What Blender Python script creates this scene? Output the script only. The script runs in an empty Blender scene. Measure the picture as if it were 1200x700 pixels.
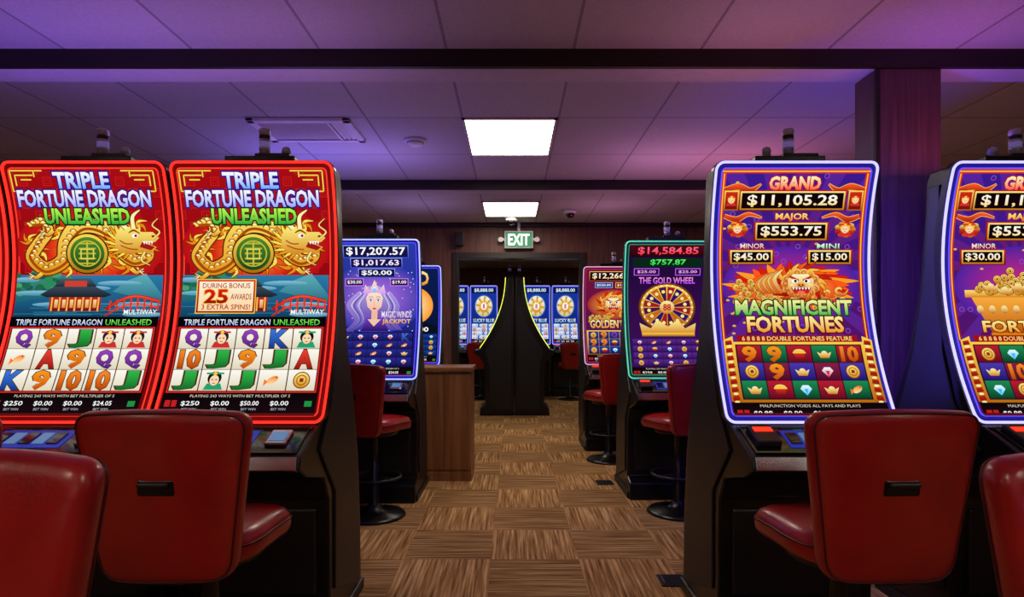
import bpy, bmesh, math, random
from mathutils import Vector, geometry
random.seed(7)
sc=bpy.context.scene
sc.view_settings.view_transform='Standard'
COL=sc.collection

def lin(c):
    if isinstance(c,str):
        c=c.lstrip('#'); c=tuple(int(c[i:i+2],16) for i in (0,2,4))
    return tuple(((v/255)/12.92 if v/255<=0.04045 else ((v/255+0.055)/1.055)**2.4) for v in c)

# ---------------------------------------------------------------- materials
MATS={}
def mat(name,col,rough=0.5,metal=0.0,emit=None,strength=1.0,noise=0.12,nscale=20,bump=0,coat=0,spec=0.5):
    if name in MATS: return MATS[name]
    m=bpy.data.materials.new(name); m.use_nodes=True
    nt=m.node_tree; b=nt.nodes['Principled BSDF']
    c=lin(col)
    b.inputs['Roughness'].default_value=rough; b.inputs['Metallic'].default_value=metal
    b.inputs['Specular IOR Level'].default_value=spec
    b.inputs['Coat Weight'].default_value=coat
    b.inputs['Coat Roughness'].default_value=.15
    tc=nt.nodes.new('ShaderNodeTexCoord')
    n=nt.nodes.new('ShaderNodeTexNoise'); n.inputs['Scale'].default_value=nscale
    nt.links.new(tc.outputs['Object'],n.inputs['Vector'])
    r=nt.nodes.new('ShaderNodeValToRGB')
    r.color_ramp.elements[0].position=.3; r.color_ramp.elements[1].position=.7
    r.color_ramp.elements[0].color=(*[v*(1-noise) for v in c],1)
    r.color_ramp.elements[1].color=(*[min(1,v*(1+noise)) for v in c],1)
    nt.links.new(n.outputs['Fac'],r.inputs['Fac']); nt.links.new(r.outputs['Color'],b.inputs['Base Color'])
    if bump:
        n2=nt.nodes.new('ShaderNodeTexNoise'); n2.inputs['Scale'].default_value=nscale*12
        nt.links.new(tc.outputs['Object'],n2.inputs['Vector'])
        bp=nt.nodes.new('ShaderNodeBump'); bp.inputs['Strength'].default_value=bump; bp.inputs['Distance'].default_value=.002
        nt.links.new(n2.outputs['Fac'],bp.inputs['Height']); nt.links.new(bp.outputs['Normal'],b.inputs['Normal'])
    if emit is not None:
        b.inputs['Emission Color'].default_value=(*lin(emit),1); b.inputs['Emission Strength'].default_value=strength
    MATS[name]=m; return m

def art_material():
    m=bpy.data.materials.new('screen_art'); m.use_nodes=True; nt=m.node_tree
    for n in list(nt.nodes): nt.nodes.remove(n)
    o=nt.nodes.new('ShaderNodeOutputMaterial'); e=nt.nodes.new('ShaderNodeEmission'); a=nt.nodes.new('ShaderNodeAttribute')
    a.attribute_name='Col'; e.inputs['Strength'].default_value=.98
    nt.links.new(a.outputs['Color'],e.inputs['Color']); nt.links.new(e.outputs[0],o.inputs[0])
    return m
M_ART=art_material()

def wood(name,c1,c2,rough=.45,axis='Z',sc_=1.0):
    m=bpy.data.materials.new(name); m.use_nodes=True; nt=m.node_tree; b=nt.nodes['Principled BSDF']
    tc=nt.nodes.new('ShaderNodeTexCoord'); mp=nt.nodes.new('ShaderNodeMapping')
    s=[22*sc_]*3; s['XYZ'.index(axis)]=1.2*sc_
    mp.inputs['Scale'].default_value=s
    n=nt.nodes.new('ShaderNodeTexNoise'); n.inputs['Scale'].default_value=1.5; n.inputs['Detail'].default_value=6; n.inputs['Distortion'].default_value=.6
    r=nt.nodes.new('ShaderNodeValToRGB'); r.color_ramp.elements[0].position=.3; r.color_ramp.elements[1].position=.72
    r.color_ramp.elements[0].color=(*lin(c1),1); r.color_ramp.elements[1].color=(*lin(c2),1)
    nt.links.new(tc.outputs['Object'],mp.inputs[0]); nt.links.new(mp.outputs[0],n.inputs['Vector'])
    nt.links.new(n.outputs['Fac'],r.inputs[0]); nt.links.new(r.outputs[0],b.inputs['Base Color'])
    b.inputs['Roughness'].default_value=rough
    return m

def carpet():
    m=bpy.data.materials.new('carpet_tiles'); m.use_nodes=True; nt=m.node_tree; b=nt.nodes['Principled BSDF']
    N=nt.nodes.new; L=nt.links.new
    tc=N('ShaderNodeTexCoord'); off=N('ShaderNodeMapping'); off.inputs['Location'].default_value=(.12,.1,.25)
    L(tc.outputs['Object'],off.inputs[0])
    ch=N('ShaderNodeTexChecker'); ch.inputs['Scale'].default_value=2.0
    L(off.outputs[0],ch.inputs['Vector'])
    outs=[]
    for s in ((2.0,62,1),(62,2.0,1)):
        mp=N('ShaderNodeMapping'); mp.inputs['Scale'].default_value=s
        L(tc.outputs['Object'],mp.inputs[0])
        n=N('ShaderNodeTexNoise'); n.inputs['Scale'].default_value=1; n.inputs['Detail'].default_value=3; n.inputs['Roughness'].default_value=.6
        L(mp.outputs[0],n.inputs['Vector']); outs.append(n)
    mx=N('ShaderNodeMix'); mx.data_type='FLOAT'
    L(ch.outputs['Fac'],mx.inputs[0]); L(outs[0].outputs['Fac'],mx.inputs[2]); L(outs[1].outputs['Fac'],mx.inputs[3])
    r=N('ShaderNodeValToRGB'); e=r.color_ramp.elements
    e[0].position=.31; e[0].color=(*lin('#724c2a'),1); e[1].position=.69; e[1].color=(*lin('#f0c890'),1)
    k=e.new(.5); k.color=(*lin('#b98a55'),1)
    L(mx.outputs[0],r.inputs[0])
    nb=N('ShaderNodeTexNoise'); nb.inputs['Scale'].default_value=1.6; L(tc.outputs['Object'],nb.inputs['Vector'])
    rb=N('ShaderNodeMapRange'); rb.inputs[1].default_value=.3; rb.inputs[2].default_value=.7; rb.inputs[3].default_value=.85; rb.inputs[4].default_value=1.05
    L(nb.outputs['Fac'],rb.inputs[0])
    mb=N('ShaderNodeVectorMath'); mb.operation='SCALE'; L(r.outputs[0],mb.inputs[0]); L(rb.outputs[0],mb.inputs['Scale'])
    mc=N('ShaderNodeMix'); mc.data_type='RGBA'; mc.blend_type='MULTIPLY'; mc.inputs[0].default_value=.26
    L(mb.outputs[0],mc.inputs[6]); L(ch.outputs['Color'],mc.inputs[7])
    L(mc.outputs[2],b.inputs['Base Color'])
    ch.inputs['Color1'].default_value=(1,1,1,1); ch.inputs['Color2'].default_value=(.2,.2,.2,1)
    b.inputs['Roughness'].default_value=.95; b.inputs['Specular IOR Level'].default_value=.15
    bp=N('ShaderNodeBump'); bp.inputs['Strength'].default_value=.4; bp.inputs['Distance'].default_value=.004
    L(mx.outputs[0],bp.inputs['Height']); L(bp.outputs[0],b.inputs['Normal'])
    return m

def ceiling_mat():
    m=bpy.data.materials.new('ceiling_tiles'); m.use_nodes=True; nt=m.node_tree; b=nt.nodes['Principled BSDF']
    N=nt.nodes.new; L=nt.links.new
    tc=N('ShaderNodeTexCoord'); mp=N('ShaderNodeMapping'); mp.inputs['Location'].default_value=(.335+6.5,-4.03+8.4,0)
    L(tc.outputs['Object'],mp.inputs[0])
    br=N('ShaderNodeTexBrick'); br.offset=0; br.squash=1
    br.inputs['Scale'].default_value=1; br.inputs['Brick Width'].default_value=.65; br.inputs['Row Height'].default_value=.84
    br.inputs['Mortar Size'].default_value=.008; br.inputs['Mortar Smooth'].default_value=.1
    br.inputs['Color1'].default_value=(.60,.58,.58,1); br.inputs['Color2'].default_value=(.70,.68,.68,1)
    br.inputs['Mortar'].default_value=(.36,.34,.35,1)
    L(mp.outputs[0],br.inputs['Vector'])
    n=N('ShaderNodeTexNoise'); n.inputs['Scale'].default_value=90; n.inputs['Detail'].default_value=3
    L(tc.outputs['Object'],n.inputs['Vector'])
    mx=N('ShaderNodeMix'); mx.data_type='RGBA'; mx.blend_type='MULTIPLY'; mx.inputs[0].default_value=.3
    L(br.outputs['Color'],mx.inputs[6]); L(n.outputs['Fac'],mx.inputs[7]); L(mx.outputs[2],b.inputs['Base Color'])
    b.inputs['Roughness'].default_value=.9
    return m

# ---------------------------------------------------------------- object helpers
def empty(name,loc=(0,0,0),rz=0,scale=(1,1,1)):
    o=bpy.data.objects.new(name,None); COL.objects.link(o); o.location=loc; o.rotation_euler=(0,0,rz); o.scale=scale
    o.empty_display_size=.1
    return o
def addobj(name,me,parent=None,loc=None,rot=None):
    o=bpy.data.objects.new(name,me); COL.objects.link(o)
    if parent: o.parent=parent
    if loc: o.location=loc
    if rot: o.rotation_euler=rot
    return o
def mk(name,verts,faces,m,smooth=False,bevel=0,bseg=2):
    bm=bmesh.new(); vs=[bm.verts.new(v) for v in verts]
    for f in faces:
        try: bm.faces.new([vs[i] for i in f])
        except ValueError: pass
    bmesh.ops.remove_doubles(bm,verts=bm.verts,dist=1e-6)
    bmesh.ops.recalc_face_normals(bm,faces=bm.faces)
    if bevel:
        es=[e for e in bm.edges if len(e.link_faces)==2 and e.calc_face_angle(0)>.45]
        bmesh.ops.bevel(bm,geom=es,offset=bevel,segments=bseg,profile=.5,affect='EDGES',clamp_overlap=True)
    me=bpy.data.meshes.new(name); bm.to_mesh(me); bm.free(); me.materials.append(m)
    if smooth:
        for p in me.polygons: p.use_smooth=True
    return me
def boxm(name,x0,x1,y0,y1,z0,z1,m,bevel=0):
    v=[(x0,y0,z0),(x1,y0,z0),(x1,y1,z0),(x0,y1,z0),(x0,y0,z1),(x1,y0,z1),(x1,y1,z1),(x0,y1,z1)]
    f=[(0,3,2,1),(4,5,6,7),(0,1,5,4),(1,2,6,5),(2,3,7,6),(3,0,4,7)]
    return mk(name,v,f,m,bevel=bevel)
def lathe(name,prof,m,seg=28,axis='Z',c=(0,0,0)):
    v=[];f=[]
    for r,z in prof:
        for k in range(seg):
            a=2*math.pi*k/seg; p=(r*math.cos(a),r*math.sin(a),z)
            if axis=='Y': p=(p[0],p[2],p[1])
            v.append((p[0]+c[0],p[1]+c[1],p[2]+c[2]))
    for i in range(len(prof)-1):
        for k in range(seg):
            f.append((i*seg+k,i*seg+(k+1)%seg,(i+1)*seg+(k+1)%seg,(i+1)*seg+k))
    f.append(tuple(range(seg))); n=(len(prof)-1)*seg; f.append(tuple(range(n,n+seg)))
    me=mk(name,v,f,m)
    for p in me.polygons: p.use_smooth = len(p.vertices)<=4
    return me
def extrude_profile(name,poly,x0,x1,m,bevel=0):
    n=len(poly)
    v=[(x0,y,z) for y,z in poly]+[(x1,y,z) for y,z in poly]
    f=[tuple(range(n)),tuple(range(2*n-1,n-1,-1))]+[(i,(i+1)%n,n+(i+1)%n,n+i) for i in range(n)]
    return mk(name,v,f,m,bevel=bevel)
def tube(name,pts,r,m,closed=True,seg=8):
    n=len(pts); v=[];f=[]
    P=[Vector(p) for p in pts]
    for i in range(n):
        a=P[(i-1)%n] if closed or i>0 else P[i]; b=P[(i+1)%n] if closed or i<n-1 else P[i]
        t=(b-a).normalized()
        ref=Vector((0,1,0)) if abs(t.y)<.9 else Vector((0,0,1))
        s=t.cross(ref).normalized(); u=s.cross(t).normalized()
        for k in range(seg):
            th=2*math.pi*k/seg; v.append(P[i]+r*(math.cos(th)*s+math.sin(th)*u))
    for i in range(n if closed else n-1):
        j=(i+1)%n
        for k in range(seg): f.append((i*seg+k,i*seg+(k+1)%seg,j*seg+(k+1)%seg,j*seg+k))
    return mk(name,v,f,m,smooth=True)

# ---------------------------------------------------------------- screen art canvas
_tc={}
def tmesh(s,off):
    k=(s,off)
    if k in _tc: return _tc[k]
    cu=bpy.data.curves.new('t','FONT'); cu.body=s; cu.size=1; cu.offset=off; cu.resolution_u=2
    ob=bpy.data.objects.new('t',cu); COL.objects.link(ob)
    bpy.context.view_layer.update()
    dg=bpy.context.evaluated_depsgraph_get(); e=ob.evaluated_get(dg); me=e.to_mesh()
    r=([(v.co.x,v.co.y) for v in me.vertices],[tuple(p.vertices) for p in me.polygons])
    e.to_mesh_clear(); bpy.data.objects.remove(ob); bpy.data.curves.remove(cu)
    _tc[k]=r; return r
def mixc(a,b,t): return tuple(a[i]*(1-t)+b[i]*t for i in range(3))
class Canvas:
    def __init__(s,W=170,H=290): s.W=W;s.H=H;s.v=[];s.c=[];s.f=[];s.l=0
    def add(s,pts,faces,cols):
        b=len(s.v); s.v+=[(p[0],p[1],s.l) for p in pts]; s.c+=cols; s.f+=[tuple(b+i for i in f) for f in faces]; s.l+=1
    def _g(s,pts,c1,c2):
        a=lin(c1)
        if c2 is None: return [a]*len(pts)
        b=lin(c2); ys=[p[1] for p in pts]; y0=min(ys); h=max(max(ys)-y0,1e-6)
        return [mixc(a,b,(p[1]-y0)/h) for p in pts]
    def poly(s,pts,c1,c2=None):
        tri=geometry.tessellate_polygon([[Vector((p[0],p[1],0)) for p in pts]])
        s.add(pts,[tuple(t) for t in tri],s._g(pts,c1,c2))
    def rect(s,x0,y0,x1,y1,c1,c2=None):
        p=[(x0,y0),(x1,y0),(x1,y1),(x0,y1)]; s.add(p,[(0,1,2,3)],s._g(p,c1,c2))
    def frame(s,x0,y0,x1,y1,t,c1,c2=None):
        s.rect(x0,y0,x1,y0+t,c1); s.rect(x0,y1-t,x1,y1,c2 or c1); s.rect(x0,y0,x0+t,y1,c1,c2); s.rect(x1-t,y0,x1,y1,c1,c2)
    def plate(s,x0,y0,x1,y1,fill,edge,edge2=None,t=1.6,fill2=None):
        s.rect(x0-t,y0-t,x1+t,y1+t,edge,edge2); s.rect(x0,y0,x1,y1,fill,fill2)
    def ell(s,cx,cy,rx,ry,c1,c2=None,n=24,radial=None,rot=0):
        p=[]
        for k in range(n):
            a=2*math.pi*k/n; x=rx*math.cos(a); y=ry*math.sin(a)
            p.append((cx+x*math.cos(rot)-y*math.sin(rot),cy+x*math.sin(rot)+y*math.cos(rot)))
        if radial is not None:
            p.append((cx,cy)); s.add(p,[(k,(k+1)%n,n) for k in range(n)],[lin(c1)]*n+[lin(radial)])
        else: s.add(p,[tuple(range(n))],s._g(p,c1,c2))
    def ring(s,cx,cy,r0,r1,c1,c2=None,n=32,a0=0,a1=2*math.pi):
        p=[];f=[]
        for k in range(n+1):
            a=a0+(a1-a0)*k/n; p+=[(cx+r0*math.cos(a),cy+r0*math.sin(a)),(cx+r1*math.cos(a),cy+r1*math.sin(a))]
        for k in range(n): f.append((2*k,2*k+1,2*k+3,2*k+2))
        s.add(p,f,s._g(p,c1,c2))
    def stroke(s,pts,w,c1,c2=None,out=None,ow=1.2,sub=6):
        n=len(pts); P=[]
        ws=w if isinstance(w,(list,tuple)) else [w]*n
        for i in range(n-1):
            a=pts[max(i-1,0)];b=pts[i];c=pts[i+1];d=pts[min(i+2,n-1)]
            for k in range(sub):
                t=k/sub; q=[.5*((2*b[j])+(-a[j]+c[j])*t+(2*a[j]-5*b[j]+4*c[j]-d[j])*t*t+(-a[j]+3*b[j]-3*c[j]+d[j])*t**3) for j in (0,1)]
                P.append((q[0],q[1],ws[i]*(1-t)+ws[i+1]*t))
        P.append((pts[-1][0],pts[-1][1],ws[-1]))
        for extra,ca,cb in (([(ow,out,None)] if out else [])+[(0,c1,c2)]):
            v=[];f=[]
            for i,(x,y,ww) in enumerate(P):
                a=P[max(i-1,0)];b=P[min(i+1,len(P)-1)]
                dx=b[0]-a[0];dy=b[1]-a[1];L=math.hypot(dx,dy) or 1; h=ww/2+extra
                v+=[(x-dy/L*h,y+dx/L*h),(x+dy/L*h,y-dx/L*h)]
            for i in range(len(P)-1): f.append((2*i,2*i+1,2*i+3,2*i+2))
            s.add(v,f,s._g(v,ca,cb))
    def text(s,t,x0,y0,x1,y1,c1,c2=None,out=None,ow=.035,bold=.012):
        b0=tmesh(t,0)[0]
        if not b0: return
        ax=min(p[0] for p in b0);bx=max(p[0] for p in b0);ay=min(p[1] for p in b0);by=max(p[1] for p in b0)
        def M(p): return (x0+(p[0]-ax)/(bx-ax)*(x1-x0), y1-(p[1]-ay)/(by-ay)*(y1-y0))
        for o,ca,cb in (([(bold+ow,out,None)] if out else [])+[(bold,c1,c2)]):
            v,f=tmesh(t,o); pv=[M(p) for p in v]; s.add(pv,f,s._g(pv,ca,cb))
    def build(s,name,sw,zt,zb,prof,cuts=26):
        bm=bmesh.new(); cl=bm.verts.layers.float_color.new('Col')
        vs=[]
        for p,c in zip(s.v,s.c):
            v=bm.verts.new((p[0],p[1],p[2]*.01)); v[cl]=(*c,1); vs.append(v)
        for f in s.f:
            try: bm.faces.new([vs[i] for i in f])
            except ValueError: pass
        def cut(co,no,outer=False):
            bmesh.ops.bisect_plane(bm,geom=bm.verts[:]+bm.edges[:]+bm.faces[:],dist=1e-5,plane_co=co,plane_no=no,clear_outer=outer)
        cut((0,0,0),(-1,0,0),True); cut((s.W,0,0),(1,0,0),True); cut((0,0,0),(0,-1,0),True); cut((0,s.H,0),(0,1,0),True)
        for k in range(1,cuts): cut((0,s.H*k/cuts,0),(0,1,0))
        for v in bm.verts:
            x,y,l=v.co; l=l/.01
            z=zt+(y/s.H)*(zb-zt)
            q=min(max(y/s.H*cuts,0),cuts-1e-6); k=int(q); t=q-k
            d=prof(zt+k/cuts*(zb-zt))*(1-t)+prof(zt+(k+1)/cuts*(zb-zt))*t
            v.co=((x/s.W-.5)*sw, d-.004-l*2.5e-5, z)
        me=bpy.data.meshes.new(name); bm.to_mesh(me); bm.free(); me.materials.append(M_ART)
        return me

GOLD='#ffc83c'; DG='#8a4a08'
def coin(C,cx,cy,r):
    C.ell(cx,cy,r,r,'#7a3c00',n=16); C.ell(cx,cy,r*.88,r*.88,'#ffe27a','#d88a10',n=16); C.ring(cx,cy,r*.5,r*.62,'#a05a00',n=16); C.rect(cx-r*.22,cy-r*.22,cx+r*.22,cy+r*.22,'#8a3000')
def face(C,cx,cy,s,hat='#1a1a2a',robe='#d03030'):
    C.poly([(cx-s,cy+s),(cx-s*.7,cy+s*.35),(cx+s*.7,cy+s*.35),(cx+s,cy+s)],robe)
    C.ell(cx,cy-s*.2,s*.72,s*.72,hat,n=16); C.ell(cx,cy+s*.02,s*.48,s*.55,'#ffd9b0',n=16)
    C.rect(cx-s*.28,cy-s*.1,cx-s*.1,cy,'#201010'); C.rect(cx+s*.1,cy-s*.1,cx+s*.28,cy,'#201010'); C.rect(cx-s*.14,cy+s*.28,cx+s*.14,cy+s*.36,'#c02020')
    C.rect(cx-s*.9,cy-s*.8,cx+s*.9,cy-s*.6,robe); C.ell(cx,cy-s*.7,s*.2,s*.2,GOLD,n=10)
def fish(C,cx,cy,s,c='#ff7a20'):
    C.ell(cx,cy,s*.75,s*.4,c,'#ffe0a0',n=14,rot=-.5); C.poly([(cx-s*.5,cy+s*.2),(cx-s,cy+s*.7),(cx-s*.95,cy-s*.1)],c); C.ell(cx+s*.4,cy-s*.3,s*.08,s*.08,'#000000',n=8)
def pot(C,cx,cy,s):
    C.ell(cx,cy-s*.3,s*.8,s*.4,'#ffe070','#e09010',n=16); C.poly([(cx-s*.85,cy-s*.2),(cx+s*.85,cy-s*.2),(cx+s*.5,cy+s*.75),(cx-s*.5,cy+s*.75)],'#d8342a','#7a1010'); C.rect(cx-s*.9,cy-s*.28,cx+s*.9,cy-s*.08,GOLD)
def ingot(C,cx,cy,s):
    C.poly([(cx-s,cy-s*.3),(cx-s*.4,cy),(cx+s*.4,cy),(cx+s,cy-s*.3),(cx+s*.6,cy+s*.6),(cx-s*.6,cy+s*.6)],'#fff0a0','#c87808'); C.ell(cx,cy-s*.05,s*.45,s*.4,'#fff3b0','#e8a020',n=14)
def gem(C,cx,cy,s,c='#30c0ff'):
    C.poly([(cx-s*.8,cy-s*.1),(cx-s*.4,cy-s*.6),(cx+s*.4,cy-s*.6),(cx+s*.8,cy-s*.1),(cx,cy+s*.8)],'#e8ffff',c); C.poly([(cx-s*.3,cy-s*.1),(cx+s*.3,cy-s*.1),(cx,cy+s*.7)],c)
def sym(C,k,cx,cy,s):
    L={'Q':('#a040c8','#502080'),'9':('#ff9a20','#c04808'),'J':('#30b848','#106828'),'K':('#3878e0','#103890'),'A':('#f04030','#a01010'),'10':('#ff8c28','#b83c00')}
    if k in L:
        w=s*(.68 if len(k)==1 else .9); C.text(k,cx-w,cy-s*.8,cx+w,cy+s*.8,L[k][0],L[k][1],out='#4a3018',ow=.03,bold=.045)
    elif k=='f': face(C,cx,cy,s*.9)
    elif k=='l': face(C,cx,cy,s*.9,'#101010','#28a070')
    elif k=='c': coin(C,cx,cy,s*.8)
    elif k=='p': pot(C,cx,cy,s*.8)
    elif k=='i': ingot(C,cx,cy,s*.8)
    elif k=='g': gem(C,cx,cy,s*.8)
    elif k=='r': gem(C,cx,cy,s*.8,'#e02050')
    elif k=='h': fish(C,cx,cy,s*.8)
def reels(C,x0,y0,x1,y1,rows,bg1,bg2,gap=1.2,alt=None):
    R=len(rows);N=len(rows[0]);w=(x1-x0)/N;h=(y1-y0)/R
    for j,row in enumerate(rows):
        for i,k in enumerate(row):
            a,b=(bg1,bg2)
            if alt: a,b=alt[(i*2+j)%len(alt)]
            C.rect(x0+i*w+gap/2,y0+j*h+.3,x0+(i+1)*w-gap/2,y0+(j+1)*h-.3,a,b)
            sym(C,k,x0+(i+.5)*w,y0+(j+.5)*h,min(w,h)*.5)
def botbar(C,y0,items=('$250','$0.00','$0.00','$24.05'),note='PLAYING 243 WAYS WITH BET MULTIPLIER OF 5'):
    C.rect(0,y0,C.W,C.H,'#0a0608','#1a0a10'); C.text(note,30,y0+2,C.W-30,y0+5,'#d8d0c0',bold=0)
    n=len(items)
    for i,t in enumerate(items):
        x=22+i*(C.W-40)/n; C.text(t,x,y0+9,x+20,y0+14.5,'#ffffff',bold=.01); C.text('BET WIN',x+2,y0+16.5,x+18,y0+19,'#b0b0c0',bold=0)
    C.rect(4,y0+8,10,y0+15,'#c02020'); C.rect(11.5,y0+8,17,y0+15,'#c02020'); C.rect(C.W-13,y0+9,C.W-5,y0+15,'#209040')
    C.rect(0,C.H-3,C.W,C.H,'#601010')

def dragon(C,ox=0,oy=0):
    T=lambda L:[(x+ox,y+oy) for x,y in L]
    g1,g2,dk='#ffe060','#e09018','#6a2400'
    body=T([(16,66),(30,60),(38,72),(26,88),(18,104),(34,118),(54,108),(58,86),(72,68),(92,66),(112,76),(122,96),(138,108),(154,104),(156,90)])
    for cx,cy,r in ((24,100,13),(48,74,12),(104,104,14),(128,112,15),(150,98,13),(92,116,11),(60,118,11),(142,66,11),(36,62,10),(16,84,10),(110,64,11)):
        for q in range(5):
            th=q*1.3+cx; C.stroke([(cx+ox,cy+oy),(cx+ox+r*.6*math.cos(th),cy+oy+r*.5*math.sin(th)),(cx+ox+r*1.2*math.cos(th+.7),cy+oy+r*math.sin(th+.7))],[r*.5,r*.3,.4],'#ffdf58' if q%2 else '#e88c18',out='#6a1800',ow=.7,sub=4)
    C.stroke(body,[4,8,12,14,15,16,17,17,18,18,18,16,14,10,4],g1,g2,out=dk,ow=1.6)
    C.stroke(T([(20,66),(33,66),(34,76),(22,92),(16,106),(34,122),(58,110),(62,88),(76,72),(92,71),(108,80),(117,98),(136,112),(152,107)]),3.4,'#a84c06')
    for k in range(0,len(body)-1):
        for t in (0,.33,.66):
            x=body[k][0]*(1-t)+body[k+1][0]*t; y=body[k][1]*(1-t)+body[k+1][1]*t
            C.ring(x,y,3.2,4.4,'#a04c06',n=8,a0=3.2,a1=6.2)
            C.ell(x,y-2.2,2.0,1.1,'#fff8b8',n=8)
    for x,y,d in ((44,72,-1),(30,124,-1),(100,88,1),(134,118,1)):
        C.stroke(T([(x,y),(x+6*d,y+5),(x+11*d,y+3)]),[5,4,2],g1,g2,out=dk,ow=1)
        for q in (-4,0,4): C.stroke(T([(x+10*d,y+3),(x+15*d,y+4+q)]),[2,.4],'#fff0b0',out=dk,ow=.6,sub=2)
    hx,hy=132,84
    for a in range(12):
        th=math.pi*.5+a*.26; C.stroke(T([(hx,hy),(hx+16*math.cos(th),hy+13*math.sin(th)),(hx+30*math.cos(th+.25),hy+24*math.sin(th+.25))]),[8,5,.6],'#ffe058' if a%2 else '#f0a020',out=dk,ow=.8,sub=4)
    C.poly(T([(116,78),(124,67),(138,68),(147,74),(160,74),(167,81),(162,86),(148,85),(164,92),(158,99),(142,99),(128,101),(116,93)]),'#fff07a','#d88410')
    C.poly(T([(147,86),(162,92),(157,96),(144,92)]),'#a01818')
    for q in range(4): C.poly(T([(148+q*3,85),(151+q*3,85),(149.5+q*3,89)]),'#ffffff')
    C.stroke(T([(132,75),(138,72),(145,76)]),[1,2.4,1],'#8a3c00'); C.ell(139+ox,78.5+oy,3.6,2.6,'#ffffff',n=12); C.ell(140+ox,78.5+oy,1.7,1.7,'#a00000',n=10); C.ell(160+ox,79+oy,2,1.3,'#7a2c00',n=8)
    C.stroke(T([(122,90),(132,94),(142,95)]),1.4,'#a04c06'); C.stroke(T([(121,84),(128,88),(136,88)]),1.4,'#a04c06')
    C.stroke(T([(130,70),(120,58),(125,48)]),[5,4,1],'#fff4b0',out=dk,ow=.8); C.stroke(T([(138,70),(138,56),(147,48)]),[5,4,1],'#fff4b0',out=dk,ow=.8)
    C.stroke(T([(160,82),(168,74),(160,66),(167,58)]),[1.8,1.6,1.4,.6],'#ffe880',out=dk,ow=.5); C.stroke(T([(150,98),(146,108),(156,114)]),[2.4,2,.5],'#ffe880',out=dk,ow=.5)

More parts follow.
